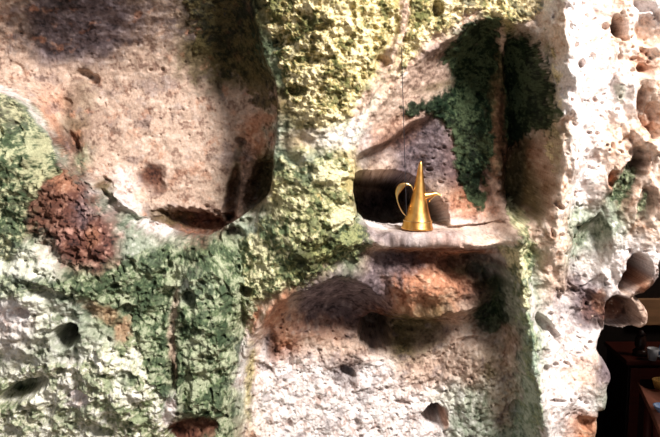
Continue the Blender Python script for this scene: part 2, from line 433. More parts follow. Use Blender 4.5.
MAP = [
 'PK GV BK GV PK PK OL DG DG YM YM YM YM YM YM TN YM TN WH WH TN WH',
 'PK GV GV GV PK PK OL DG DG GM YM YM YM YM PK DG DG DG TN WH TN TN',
 'PK PK PK PK PK PK PK OL OL GM YM YM YM PK PK DG DG DG WH WH WH TN',
 'PK OR PK PK PK PK PK PK PK OL YM YM PM PK DG DG DG DG WH WH WH TN',
 'GM GG BR PK PK PK PK PK OR GG YM PM WH GV GV PK DG DG TN WH TN TN',
 'GM DG GM PK PK PK PK PK OL GM GG YM PK GV GV GV DG OL TN WH TN TN',
 'GM GM RU WH PK PK PK OL OL YM YM YM GV GV PK OR PK OL TN WH OL PK',
 'GM GM RU RU GG WH BR BR GG GM YM GM WH WH WH WH PK PK TN GG GG TN',
 'PM PM RU RU GG GM GM GM GM GM YM GM PK BR OR OR WH GM TN GG WH WH',
 'PM PM GM GM GM GM GG GM GM OL GV GV GV OR OR BR DG GG PK GV WH BR',
 'WH PM GG GM GM GM GM GM OR PK GV GV BR OL OL PK DG GG WH GV BR PK',
 'PM PM GG PM GM GM GM GM WH OR PK PK PK OL PK PK OL GG WH WH WH WH',
 'PM PM WH PM GM GM GM GM WH WH WH GV WH PK PK PK OL GG WH TN GV WH',
 'GM PM WH PM GM GG GM GM PM WH WH WH WH WH WH GG OL GG WH WH GG GG',
 'PM PM PM GM PM BR BR GM TN WH WH WH WH WH WH GG GG GG WH OR GG GG',
]
rows = [r.split() for r in MAP]
w_all = np.zeros((len(KEYS), len(rows), 22), np.float32)
for j, r in enumerate(rows):
    assert len(r) == 22, (j, len(r))
    for i, k in enumerate(r): w_all[KEYS.index(k), j, i] = 1
cu_ = (U + 15 * warp1 + 6 * fw1 - 15) / 30.0; cv_ = (V + 13 * warp2 + 5 * fw2 - 15) / 30.0
cu_ = np.clip(cu_, 0, 20.999); cv_ = np.clip(cv_, 0, 13.999)
ci = cu_.astype(np.int32); cj = cv_.astype(np.int32)
tf = lambda t: t * t * (3 - 2 * t)
fu, fv = tf(cu_ - ci), tf(cv_ - cj)
nA = fbm(U, V, 12, 4, 201); nB = fbm(U, V, 4.0, 3, 211); nC = fbm(U, V, 2.2, 2, 221)
dk = sstep(0.05, 0.42, nA * 0.7 + nB * 0.6 + 0.25 * nC)
lt = sstep(0.02, 0.40, -nA * 0.5 - nB * 0.5 + 0.4 * fbm(U, V, 7, 3, 231))
def grain(k):
    a, b, c = [s2l(x) for x in MAT[k]]
    g = a[None, None] * (1 - dk[..., None]) + b[None, None] * dk[..., None]
    return g * (1 - lt[..., None]) + c[None, None] * lt[..., None]
ALB = np.zeros(U.shape + (3,), np.float32)
GR = {}
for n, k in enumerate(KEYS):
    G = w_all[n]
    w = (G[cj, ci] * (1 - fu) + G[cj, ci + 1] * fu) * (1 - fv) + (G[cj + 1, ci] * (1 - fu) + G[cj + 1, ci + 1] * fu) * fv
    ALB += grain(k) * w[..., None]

def paint(mask, k, amt=1.0):
    global ALB
    m = mask > 0.004
    if not m.any(): return
    a, b, c = [s2l(x) for x in MAT[k]]
    g = a * (1 - dk[m][:, None]) + b * dk[m][:, None]; g = g * (1 - lt[m][:, None]) + c * lt[m][:, None]
    w = (np.clip(mask[m], 0, 1) * amt)[:, None]
    ALB[m] = ALB[m] * (1 - w) + g * w
def spot(cu__, cv__, ru_, rv_, k, amt=0.9, rot=0, soft=0.5, rag=0.5):
    e = ell(U, V, cu__, cv__, ru_, rv_, rot) + rag * fw1 + 0.25 * nB
    paint(sstep(1 + soft, 1 - soft, e), k, amt)
# rock kinds bounded by the hollows
inb = sstep(1.5, -1.5, sbw)
near = np.exp(-np.clip(sbw, 0, None) / 5)
paint((1 - inb) * near * sstep(75, 90, V) * sstep(150, 110, U) * sstep(200, 170, V), 'GG', .95)
paint(inb * sstep(75, 60, U) * sstep(50, 62, V) * sstep(-40, 0, sbw), 'PK', .9)
paint((1 - inb) * np.exp(-np.clip(sbw, 0, None) / 5) * sstep(180, 200, V), 'GG', .8)
paint(sstep(2, -3, sbw) * sstep(120, 150, V) * sstep(60, 120, U) * sstep(262, 235, U), 'PK', .7)
for a in [
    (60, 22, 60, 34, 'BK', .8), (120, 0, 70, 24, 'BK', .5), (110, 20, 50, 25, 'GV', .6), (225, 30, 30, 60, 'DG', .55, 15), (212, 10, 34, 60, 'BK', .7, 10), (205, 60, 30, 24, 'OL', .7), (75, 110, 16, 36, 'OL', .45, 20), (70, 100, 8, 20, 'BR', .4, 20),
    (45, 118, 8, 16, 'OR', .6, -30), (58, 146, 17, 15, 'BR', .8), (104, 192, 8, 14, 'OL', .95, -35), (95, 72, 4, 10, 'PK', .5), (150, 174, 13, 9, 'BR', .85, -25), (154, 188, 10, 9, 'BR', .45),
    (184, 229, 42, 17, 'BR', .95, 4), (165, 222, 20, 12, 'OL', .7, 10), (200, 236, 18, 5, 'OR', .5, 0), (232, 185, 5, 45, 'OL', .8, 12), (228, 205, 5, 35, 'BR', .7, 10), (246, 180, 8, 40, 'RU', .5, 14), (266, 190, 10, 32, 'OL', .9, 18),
    (262, 120, 14, 8, 'OR', .6), (150, 95, 30, 20, 'PK', .3), (125, 180, 14, 10, 'WH', .6, 40), (126, 205, 8, 20, 'WH', .7, -40), (100, 205, 12, 10, 'GG', .8, -40), (150, 236, 20, 5, 'WH', .8, 25),
    (4, 93, 14, 5, 'WH', .8, 20), (34, 115, 4, 18, 'GG', .9, -35), (55, 160, 5, 16, 'GG', .9, -30), (330, 138, 26, 10, 'WH', .5), (300, 140, 14, 8, 'PK', .4), (356, 120, 5, 26, 'WH', .8, 25),
    (388, 60, 6, 26, 'PK', .9, 25), (404, 15, 5, 24, 'PK', .9, 5), (366, 100, 5, 22, 'PK', .9, 40), (396, 82, 14, 10, 'TN', .6, -45), (385, 120, 20, 16, 'PK', .8, -40), (365, 150, 7, 16, 'WH', .6, 10),
    (430, 68, 20, 14, 'PK', .9, -35), (430, 52, 10, 6, 'GV', .5, -35), (428, 88, 24, 4, 'OL', .7, -14), (420, 122, 26, 12, 'GV', .6, -25), (390, 140, 24, 8, 'BR', .5, -28), (435, 152, 30, 24, 'GV', .9, 0), (455, 165, 14, 30, 'BR', .35), (370, 145, 14, 10, 'BR', .4, -30),
    (460, 130, 8, 20, 'BR', .6), (475, 175, 16, 16, 'GV', .5), (470, 205, 20, 14, 'OR', .75), (495, 195, 8, 14, 'PK', .7), (460, 228, 18, 6, 'TN', .6), (498, 110, 9, 60, 'OL', .95, 2), (497, 120, 6, 40, 'BR', .5, 2), (501, 40, 5, 14, 'PK', .8, -10),
    (524, 172, 24, 42, 'OL', .95), (530, 150, 16, 12, 'BR', .5), (514, 200, 10, 20, 'DG', .6), (388, 148, 30, 9, 'BR', .55, -28), (516, 155, 16, 14, 'RU', .45), (530, 170, 14, 24, 'OL', .9), (520, 205, 10, 14, 'DG', .6), (540, 165, 5, 20, 'OR', .6), (505, 212, 6, 14, 'PK', .7),
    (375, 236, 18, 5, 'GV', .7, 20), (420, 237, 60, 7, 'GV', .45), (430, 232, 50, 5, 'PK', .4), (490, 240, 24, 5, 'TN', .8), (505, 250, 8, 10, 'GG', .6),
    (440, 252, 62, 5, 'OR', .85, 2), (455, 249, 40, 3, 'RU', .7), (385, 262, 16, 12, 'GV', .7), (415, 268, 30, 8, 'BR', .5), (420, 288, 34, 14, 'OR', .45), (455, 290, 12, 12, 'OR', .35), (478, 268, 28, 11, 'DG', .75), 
    (350, 290, 42, 14, 'GV', .8, -10), (275, 310, 8, 24, 'OR', .9, 38), (258, 345, 4, 36, 'TN', .8, 8), (250, 385, 5, 44, 'YM', .9, 2), (256, 400, 4, 40, 'TN', .8, 2), (262, 360, 3, 26, 'WH', .8, 12),
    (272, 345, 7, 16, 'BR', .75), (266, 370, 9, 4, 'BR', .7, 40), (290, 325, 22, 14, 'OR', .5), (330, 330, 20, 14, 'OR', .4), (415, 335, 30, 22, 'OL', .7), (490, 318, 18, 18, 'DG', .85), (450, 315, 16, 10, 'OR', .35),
    (340, 380, 13, 8, 'GV', .9, 30), (446, 422, 3, 8, 'OR', .7), (510, 350, 8, 26, 'OR', .4), (490, 400, 20, 20, 'GG', .5), (455, 400, 25, 12, 'PM', .5),
    (300, 400, 36, 30, 'WH', .7), (380, 400, 30, 25, 'WH', .5), (265, 410, 14, 30, 'WH', .6),
    (64, 212, 36, 46, 'RU', .85, -30), (48, 205, 22, 24, 'BR', .7, -40), (62, 184, 16, 7, 'OR', .6, 30), (85, 215, 10, 14, 'GV', .5, -30), (85, 250, 18, 10, 'BR', .7), (95, 235, 8, 10, 'OR', .5), (105, 312, 22, 8, 'OR', .45, 30), (125, 330, 8, 12, 'OR', .5), (60, 344, 8, 4, 'GV', .6), (195, 260, 8, 12, 'RU', .5), (208, 250, 6, 8, 'BR', .6), 
    (174, 330, 5, 50, 'PK', .7, 3), (176, 372, 5, 20, 'BR', .6, 0), (171, 408, 5, 20, 'WH', .95, 18), (195, 428, 34, 8, 'BR', .85, -12), 
    (10, 330, 22, 30, 'WH', .6), (60, 395, 34, 26, 'WH', .5), (45, 350, 26, 20, 'GG', .5),
    (572, 80, 16, 70, 'WH', .6, 3), (545, 200, 6, 60, 'TN', .5), (562, 125, 11, 9, 'TN', .9, -35), (558, 132, 6, 8, 'OL', .6), (555, 35, 5, 26, 'TN', .6, 10), (548, 110, 5, 50, 'YM', .5, -4), (535, 20, 10, 14, 'TN', .6),
    (645, 32, 12, 14, 'TN', .8), (630, 60, 10, 4, 'OR', .5, 20), (645, 62, 7, 12, 'OR', .7), (618, 92, 5, 12, 'GM', .6), (640, 105, 6, 18, 'BR', .5), (650, 120, 8, 12, 'OR', .5), 
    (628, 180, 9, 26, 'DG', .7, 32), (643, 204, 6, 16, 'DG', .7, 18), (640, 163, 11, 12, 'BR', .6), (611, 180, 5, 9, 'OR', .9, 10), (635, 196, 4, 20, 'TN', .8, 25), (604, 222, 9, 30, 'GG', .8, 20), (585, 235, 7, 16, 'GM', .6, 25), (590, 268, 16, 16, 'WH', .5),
    (592, 310, 10, 14, 'BR', .6), (600, 300, 5, 12, 'OR', .6), (620, 315, 16, 16, 'BR', .9), (640, 280, 8, 8, 'OR', .7), (645, 288, 12, 4, 'OR', .5),
    (558, 305, 5, 16, 'GV', .5, -10), (590, 358, 14, 5, 'OR', .5, -10), (608, 370, 7, 14, 'GV', .6), (585, 425, 14, 7, 'OR', .6), (525, 330, 8, 34, 'GG', .7, -6), (522, 385, 10, 34, 'GG', .6, -6), (515, 345, 4, 10, 'BR', .5), (610, 410, 6, 20, 'GG', .6),
]:
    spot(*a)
for a in [(395, 108, 32, 24, 'PK', .75, -40), (390, 128, 30, 9, 'OR', .4, -32), (405, 132, 34, 7, 'BR', .5, -30), (428, 74, 20, 14, 'RU', .25, -35), (478, 190, 26, 30, 'BR', .4), (470, 212, 26, 9, 'OR', .6), (500, 205, 10, 26, 'BR', .4),
          (500, 150, 8, 50, 'BR', .45), (152, 177, 13, 10, 'BR', .9, -25), (158, 190, 7, 6, 'BR', .7), (530, 190, 16, 30, 'OL', .8), (546, 200, 4, 60, 'OR', .3),
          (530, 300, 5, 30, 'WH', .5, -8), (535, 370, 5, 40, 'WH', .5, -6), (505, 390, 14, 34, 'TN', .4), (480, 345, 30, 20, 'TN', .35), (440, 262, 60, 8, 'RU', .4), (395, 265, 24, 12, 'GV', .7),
          (320, 400, 50, 34, 'WH', .4), (10, 96, 18, 3, 'WH', .8, 18), (36, 118, 2.5, 16, 'WH', .6, -35), (545, 90, 5, 40, 'OL', .5)]:
    spot(*a)
# rim of the curled lobe is pale
paint(np.exp(-((O_lobe(U, V) - 4) / 3.5) ** 2) * sstep(618, 626, U), 'PK', .8)
# speckle of dark lichen on the bare rock
spk = sstep(0.42, 0.62, fbm(U, V, 3.6, 2, 241)) * sstep(-0.1, 0.5, nA)
paint(spk * 0.65 * (1 - 0.5 * r_pill), 'BR')
paint(sstep(0.1, 0.4, fbm(U, V, 24, 4, 261, gain=.6)) * 0.45 * inb, 'GV')
paint(sstep(0.15, 0.45, fbm(U, V, 18, 4, 271, gain=.6)) * 0.5 * inb, 'OR')
paint(sstep(0.1, 0.4, fbm(U, V, 16, 4, 281, gain=.6)) * 0.5 * low, 'GV')
paint(sstep(0.0, 0.3, fbm(U, V, 9, 3, 291)) * 0.6 * rum, 'BR')
spk2 = sstep(0.40, 0.60, fbm(U, V, 5.0, 2, 251)) 
paint(spk2 * 0.5 * r_pill, 'TN')

# ------------------------------------------------------------------ materials
def nodes(m):
    m.use_nodes = True
    nt = m.node_tree
    return nt, nt.nodes['Principled BSDF']

def rock_material(name, bump=0.5, spec=0.15, rough=0.9, var=0.25):
    m = bpy.data.materials.new(name); nt, b = nodes(m)
    L = nt.links.new
    at_ = nt.nodes.new('ShaderNodeAttribute'); at_.attribute_name = 'rock_colour'
    tc = nt.nodes.new('ShaderNodeTexCoord')
    n1 = nt.nodes.new('ShaderNodeTexNoise'); n1.inputs['Scale'].default_value = 95; n1.inputs['Detail'].default_value = 6; n1.inputs['Roughness'].default_value = 0.65
    n2 = nt.nodes.new('ShaderNodeTexNoise'); n2.inputs['Scale'].default_value = 240; n2.inputs['Detail'].default_value = 4
    L(tc.outputs['Object'], n1.inputs['Vector']); L(tc.outputs['Object'], n2.inputs['Vector'])
    mr = nt.nodes.new('ShaderNodeMapRange'); mr.inputs[1].default_value = 0.3; mr.inputs[2].default_value = 0.7
    mr.inputs[3].default_value = 1 - var; mr.inputs[4].default_value = 1 + var
    L(n1.outputs['Fac'], mr.inputs[0])
    vm = nt.nodes.new('ShaderNodeVectorMath'); vm.operation = 'SCALE'
    L(at_.outputs['Color'], vm.inputs[0]); L(mr.outputs[0], vm.inputs['Scale'])
    L(vm.outputs[0], b.inputs['Base Color'])
    ad = nt.nodes.new('ShaderNodeMath'); ad.operation = 'ADD'
    L(n1.outputs['Fac'], ad.inputs[0]); L(n2.outputs['Fac'], ad.inputs[1])
    bp = nt.nodes.new('ShaderNodeBump'); bp.inputs['Strength'].default_value = bump; bp.inputs['Distance'].default_value = 0.006
    L(ad.outputs[0], bp.inputs['Height']); L(bp.outputs[0], b.inputs['Normal'])
    b.inputs['Roughness'].default_value = rough
    b.inputs['Specular IOR Level'].default_value = spec
    return m
M_rock = rock_material('weathered_limestone')
M_moss = rock_material('moss_growth', bump=0.8, spec=0.05, rough=1.0, var=0.35)

def plain(name, rgb, rough=0.6, metal=0.0, noise=0.2, scale=30, bump=0.1, stretch=None, spec=0.4):
    m = bpy.data.materials.new(name); nt, b = nodes(m); L = nt.links.new
    tc = nt.nodes.new('ShaderNodeTexCoord'); mp = nt.nodes.new('ShaderNodeMapping')
    if stretch: mp.inputs['Scale'].default_value = stretch
    n = nt.nodes.new('ShaderNodeTexNoise'); n.inputs['Scale'].default_value = scale; n.inputs['Detail'].default_value = 5
    L(tc.outputs['Object'], mp.inputs[0]); L(mp.outputs[0], n.inputs['Vector'])
    c = s2l(rgb)
    r = nt.nodes.new('ShaderNodeValToRGB')
    r.color_ramp.elements[0].position = .3; r.color_ramp.elements[1].position = .7
    r.color_ramp.elements[0].color = (*[float(x) * (1 - noise) for x in c], 1)
    r.color_ramp.elements[1].color = (*[min(1, float(x) * (1 + noise)) for x in c], 1)
    L(n.outputs['Fac'], r.inputs[0]); L(r.outputs[0], b.inputs['Base Color'])
    bp = nt.nodes.new('ShaderNodeBump'); bp.inputs['Strength'].default_value = bump; bp.inputs['Distance'].default_value = 0.004
    L(n.outputs['Fac'], bp.inputs['Height']); L(bp.outputs[0], b.inputs['Normal'])
    b.inputs['Roughness'].default_value = rough; b.inputs['Metallic'].default_value = metal
    b.inputs['Specular IOR Level'].default_value = spec
    return m

# ------------------------------------------------------------------ mesh builders
def grid_mesh(name, X, Y, Z, mask_face, col, mat, parent=None):
    ny, nx = X.shape
    idx = np.arange(ny * nx).reshape(ny, nx)
    a, b, c, d = idx[:-1, :-1], idx[1:, :-1], idx[1:, 1:], idx[:-1, 1:]
    q = np.stack([a, b, c, d], -1)[mask_face]
    used = np.zeros(ny * nx, bool); used[q.ravel()] = True
    remap = np.cumsum(used) - 1
    co = np.stack([X, Y, Z], -1).reshape(-1, 3)[used].astype(np.float32)
    q = remap[q].astype(np.int32)
    me = bpy.data.meshes.new(name)
    me.vertices.add(len(co)); me.vertices.foreach_set('co', co.ravel())
    me.loops.add(q.size); me.loops.foreach_set('vertex_index', q.ravel())
    me.polygons.add(len(q)); me.polygons.foreach_set('loop_start', np.arange(0, q.size, 4, dtype=np.int32))
    me.update(calc_edges=True)
    me.polygons.foreach_set('use_smooth', np.ones(len(q), bool))
    at_ = me.color_attributes.new('rock_colour', 'FLOAT_COLOR', 'POINT')
    cc = np.ones((len(co), 4), np.float32); cc[:, :3] = col.reshape(-1, 3)[used]
    at_.data.foreach_set('color', cc.ravel())
    me.materials.append(mat)
    o = bpy.data.objects.new(name, me); COL.objects.link(o)
    if parent: o.parent = parent
    return o
def face_mask(m):
    return m[:-1, :-1] & m[1:, :-1] & m[1:, 1:] & m[:-1, 1:]

wall = grid_mesh('wall_back', X, Y, Zf, face_mask(keep), ALB, M_rock)
tag(wall, kind='structure')

# ------------------------------------------------------------------ moss coats, each a growth of its own
def mosscolour(cols, seed, sc_=3.0):
    a = ridged(U + 3 * fw1, V + 3 * fw2, sc_ * 3, 4, seed, gain=.75); b = fbm(U, V, sc_ * 1.4, 3, seed + 7)
    c = fbm(U, V, sc_ * 9, 4, seed + 13, gain=.6)
    cs = [s2l(x) for x in cols]
    out = cs[1] * np.ones(U.shape + (1,), np.float32)              # dark old growth, then the paler strands over it
    for col, m in ((cs[3], sstep(-0.35, 0.15, b + 0.6 * c)), (cs[0], sstep(-0.1, 0.22, a - 1.2 * c - 0.30)), (cs[2], sstep(0.12, 0.5, a + 0.6 * b - 1.3 * c - 0.30))):
        out = out * (1 - m[..., None]) + col * m[..., None]
    return out
m_ridge = ridged(U + 3 * fw1, V + 3 * fw2, 15, 4, 301, gain=.7)
m_lump = fbm(U, V, 9, 3, 311, gain=.6)
m_big = fbm(U, V, 28, 3, 321)
BARE = np.exp(-(dist_path(U + 3 * warp1, V, [(188, 282), (176, 300), (170, 340), (177, 375), (171, 412)]) / 4.5) ** 2)
for e_ in [(193, 430, 30, 9, -10), (188, 296, 8, 11, 0), (110, 315, 18, 8, 25), (245, 292, 7, 6, 0), (65, 337, 16, 11, -30), (170, 410, 7, 18, 15), (18, 393, 22, 8, -22), (128, 375, 14, 8, 0), (20, 330, 20, 26, 0), (60, 350, 30, 14, 10), (75, 400, 16, 10, 0)]:
    BARE = np.maximum(BARE, np.exp(-ell(U, V, *e_) ** 4))
def moss(label, outline, cols, thick, seed, cut=0.15, soft=8, lump=1.0, name='moss', mix=0.8, edge=0):
    O = Outline(outline)
    sd = O(U + 6 * warp1, V + 6 * warp2)
    nz = fbm(U, V, 8, 3, seed + 3) + 0.6 * fbm(U, V, 30, 3, seed + 5)
    cov = sstep(soft, -soft * 1.6, sd) * 1.9 - 0.75 - cut + nz * 1.15
    cov = cov - 1.6 * BARE
    if edge: cov = np.where(sdr > edge, cov, -1)
    m = (cov > 0) & (sd < soft * 1.3) & (sop > 3)
    t = np.clip(cov * 1.3, 0, 1)
    hh = h + thick * t * (0.6 + 0.5 * lump * m_ridge + 0.7 * lump * m_lump + 1.1 * lump * m_big + 0.3 * lump * f_fine) - 0.1  
    cb = np.clip(cov * 1.8 + 0.1, 0, 1)[..., None]
    cb = cb * mix
    col = mosscolour(cols, seed) * cb + ALB * (1 - cb)
    # grow the mask by one cell so that its edge dips under the rock
    g = m.copy(); g[1:] |= m[:-1]; g[:-1] |= m[1:]; g[:, 1:] |= m[:, :-1]; g[:, :-1] |= m[:, 1:]
    hh = np.where(m, hh, h - 0.25)
    o = grid_mesh(name, X, -hh / 100.0, Zf, face_mask(g), col, M_moss)
    tag(o, label, 'moss', kind='stuff')
    return o
YEL = [(176, 156, 102), (50, 52, 32), (240, 224, 180), (88, 92, 54)]
YGR = [(158, 156, 112), (56, 66, 44), (224, 216, 174), (98, 110, 78)]
GRN = [(106, 120, 86), (32, 40, 30), (176, 180, 150), (62, 78, 56)]
PAL = [(206, 202, 172), (84, 96, 66), (242, 238, 224), (146, 156, 118)]
DRK = [(38, 50, 34), (14, 20, 15), (72, 84, 60), (26, 40, 27)]
BLG = [(92, 106, 76), (30, 38, 28), (190, 188, 150), (62, 78, 56)]
moss('thick golden yellow moss on the ridge between the two upper hollows', [(268, -120), (266, 0), (272, 45), (286, 92), (298, 118), (330, 126), (350, 116), (366, 84), (386, 50), (396, 10), (400, -120)], YEL, 2.6, 400, cut=0.0)
moss('dark olive moss streak down the right inner side of the upper left hollow', [(180, -100), (186, 20), (192, 52), (215, 70), (240, 92), (266, 112), (282, 108), (270, 60), (262, 20), (258, -100)], [(58, 54, 34), (26, 26, 18), (88, 78, 50), (38, 40, 28)], 1.0, 410, cut=-0.05, soft=16)
moss('yellow moss fringe above the arch of the niche, right of the pink vein', [(412, -120), (408, 10), (398, 62), (392, 82), (410, 66), (440, 40), (470, 18), (500, 22), (530, 26), (545, 0), (545, -120)], YEL, 1.8, 420, cut=0.12)
moss('yellow green moss coat on the rock left of the niche hole', [(286, 150), (300, 160), (330, 152), (350, 165), (350, 200), (362, 232), (376, 246), (350, 262), (318, 276), (285, 290), (266, 306), (240, 300), (240, 260), (262, 224), (280, 200)], YGR, 1.9, 430, cut=0.05)
moss('dark green moss patch below left of the niche ledge', [(296, 240), (330, 226), (352, 222), (374, 246), (350, 262), (318, 276), (290, 286), (284, 262)], [(74, 88, 56), (28, 36, 24), (150, 152, 104), (48, 60, 38)], 2.6, 435, cut=0.0, soft=7)
moss('green moss covering the rock beside the rim of the lower hollow', [(150, 246), (190, 252), (232, 246), (246, 262), (256, 300), (246, 340), (238, 400), (236, 470), (205, 470), (205, 420), (165, 400), (140, 350), (118, 300), (120, 262)], GRN, 2.0, 440, cut=0.02)
moss('pale yellowish moss crust over the lower left bulge below the blue grey hole', [(0, 372), (50, 360), (90, 345), (130, 330), (150, 350), (168, 400), (160, 470), (-40, 470), (-40, 380)], PAL, 1.7, 450, cut=0.12)
moss('blue green moss with yellow flecks on the upper left bulge', [(-60, 60), (0, 84), (26, 96), (46, 130), (62, 166), (40, 190), (26, 225), (14, 250), (-60, 255)], BLG, 1.6, 460, cut=-0.45, soft=5, edge=2.5)
moss('green moss strip below the rust brown rock', [(-20, 268), (25, 272), (70, 272), (110, 262), (150, 262), (140, 292), (110, 304), (60, 292), (20, 296), (-20, 300)], GRN, 1.4, 470, cut=0.22)
moss('dark green moss over the roof and right wall of the niche', [(444, 46), (456, 28), (480, 18), (498, 24), (494, 60), (490, 100), (492, 150), (486, 210), (468, 205), (456, 170), (448, 134), (430, 116), (402, 116), (404, 100), (440, 90), (456, 78), (440, 62)], DRK, 1.5, 480, cut=-0.2, mix=0.97)
moss('dark green moss in the narrow right lobe of the niche', [(508, 36), (530, 36), (544, 62), (550, 100), (551, 128), (530, 140), (506, 146), (502, 100), (504, 60)], DRK, 1.7, 490, cut=-0.3, mix=0.97)
moss('yellow green moss tufts at the right end of the niche ledge', [(508, 200), (530, 206), (534, 236), (534, 280), (528, 310), (514, 300), (508, 268), (496, 250), (510, 236)], YGR, 1.5, 500, cut=0.2)
moss('small dark green moss patch at the right end of the lower hollow', [(472, 312), (488, 300), (508, 302), (512, 320), (500, 336), (478, 334)], DRK, 0.8, 510, cut=0.1, soft=6)
moss('long green moss streak in the cleft of the pale right pillar', [(634, 156), (640, 168), (630, 192), (618, 208), (610, 200), (620, 176)], GRN, 0.8, 520, cut=0.1, soft=4)
moss('short green moss streak close to the right edge of the pillar', [(644, 188), (650, 198), (642, 216), (634, 220), (636, 204)], GRN, 0.7, 530, cut=0.1, soft=4)
moss('light green mossy edge running down the left side of the pale pillar', [(545, 30), (556, 60), (556, 130), (550, 190), (545, 150), (551, 120), (546, 70)], YEL, 1.2, 540, cut=0.28, soft=5)
moss('grey green moss on the buttress right of the lower hollow', [(512, 310), (528, 310), (540, 360), (545, 440), (545, 480), (500, 480), (512, 420), (520, 370)], [(120, 140, 116), (58, 78, 60), (176, 188, 168), (150, 160, 120)], 1.3, 550, cut=0.28)

# ------------------------------------------------------------------ simple solid builders
class MB:
    def __init__(s): s.v = []; s.f = []
    def add(s, vs, fs):
        n = len(s.v); s.v += [tuple(map(float, p)) for p in vs]; s.f += [tuple(i + n for i in f) for f in fs]
    def box(s, x0, x1, y0, y1, z0, z1):
        s.add([(x, y, z) for x in (x0, x1) for y in (y0, y1) for z in (z0, z1)],
              [(0, 1, 3, 2), (4, 6, 7, 5), (0, 4, 5, 1), (2, 3, 7, 6), (0, 2, 6, 4), (1, 5, 7, 3)])
    def lathe(s, prof, n=48, cap=True, org=(0, 0, 0)):
        vs = []; fs = []
        for r, z in prof:
            for k in range(n):
                a = 2 * math.pi * k / n; vs.append((org[0] + r * math.cos(a), org[1] + r * math.sin(a), org[2] + z))
        for i in range(len(prof) - 1):
            for k in range(n):
                fs.append((i * n + k, i * n + (k + 1) % n, (i + 1) * n + (k + 1) % n, (i + 1) * n + k))
        if cap:
            fs.append(tuple(range(n - 1, -1, -1))); fs.append(tuple((len(prof) - 1) * n + k for k in range(n)))
        s.add(vs, fs)
    def sweep(s, path, widths, thick, n=10, side=(0, 1, 0)):
        """strap or tube: ellipse of half sizes (width along side, thick across) swept along a path"""
        side = Vector(side).normalized(); vs = []; fs = []; m = len(path)
        for i, p in enumerate(path):
            p = Vector(p); t = (Vector(path[min(i + 1, m - 1)]) - Vector(path[max(i - 1, 0)])).normalized()
            nn = t.cross(side).normalized(); sd_ = nn.cross(t).normalized()
            w = widths[i]; th = thick[i] if isinstance(thick, (list, tuple)) else thick
            for k in range(n):
                a = 2 * math.pi * k / n; vs.append(p + sd_ * w * math.cos(a) + nn * th * math.sin(a))
        for i in range(m - 1):
            for k in range(n):
                fs.append((i * n + k, i * n + (k + 1) % n, (i + 1) * n + (k + 1) % n, (i + 1) * n + k))
        fs.append(tuple(range(n - 1, -1, -1))); fs.append(tuple((m - 1) * n + k for k in range(n)))
        s.add(vs, fs)
    def prism(s, poly, z0, z1):
        n = len(poly)
        s.add([(x, y, z0) for x, y in poly] + [(x, y, z1) for x, y in poly],
              [tuple(range(n - 1, -1, -1)), tuple(range(n, 2 * n))] + [(i, (i + 1) % n, n + (i + 1) % n, n + i) for i in range(n)])
    def build(s, name, mat, parent=None, smooth=False, bevel=0):
        me = bpy.data.meshes.new(name); me.from_pydata(s.v, [], s.f); me.update()
        me.materials.append(mat)
        o = bpy.data.objects.new(name, me); COL.objects.link(o)
        if smooth:
            for p in me.polygons: p.use_smooth = len(p.vertices) <= 4
        if bevel:
            b = o.modifiers.new('bevel', 'BEVEL'); b.width = bevel; b.segments = 2; b.limit_method = 'ANGLE'
        if parent: o.parent = parent
        return o
def empty(name, loc, rz=0):
    o = bpy.data.objects.new(name, None); COL.objects.link(o); o.location = loc; o.rotation_euler = (0, 0, rz); o.empty_display_size = 0.05
    return o
def catmull(pts, n=8):
    out = []; m = len(pts); P = [Vector(p) for p in pts]
    for i in range(m - 1):
        p0, p1, p2, p3 = P[max(i - 1, 0)], P[i], P[i + 1], P[min(i + 2, m - 1)]
        for j in range(n):
            t = j / n
            out.append(0.5 * ((2 * p1) + (p2 - p0) * t + (2 * p0 - 5 * p1 + 4 * p2 - p3) * t * t + (3 * p1 - 3 * p2 + p3 - p0) * t ** 3))
    out.append(P[-1]); return out

# ------------------------------------------------------------------ room behind the rock
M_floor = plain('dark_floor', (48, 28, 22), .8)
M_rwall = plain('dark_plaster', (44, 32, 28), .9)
M_ground = plain('packed_earth', (120, 108, 96), .95, scale=8, bump=.5)
m = MB(); m.box(-2.2, 3.6, -4.2, 0.56, -0.1, 0.0); tag(m.build('floor', M_ground), kind='structure')
RF = -0.55      # the room lies a few steps lower
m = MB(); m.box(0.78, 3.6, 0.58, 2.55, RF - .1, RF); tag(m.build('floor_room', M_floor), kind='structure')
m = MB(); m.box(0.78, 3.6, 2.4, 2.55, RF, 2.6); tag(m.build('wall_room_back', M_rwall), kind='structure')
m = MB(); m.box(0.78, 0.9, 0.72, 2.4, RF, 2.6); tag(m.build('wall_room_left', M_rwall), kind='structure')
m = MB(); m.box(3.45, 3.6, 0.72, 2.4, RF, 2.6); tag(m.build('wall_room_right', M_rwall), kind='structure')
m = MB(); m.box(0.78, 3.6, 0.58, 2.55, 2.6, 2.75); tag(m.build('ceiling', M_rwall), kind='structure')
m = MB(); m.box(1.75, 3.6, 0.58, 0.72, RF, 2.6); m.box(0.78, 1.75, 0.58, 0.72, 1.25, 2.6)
tag(m.build('wall_room_front', M_rwall), kind='structure')

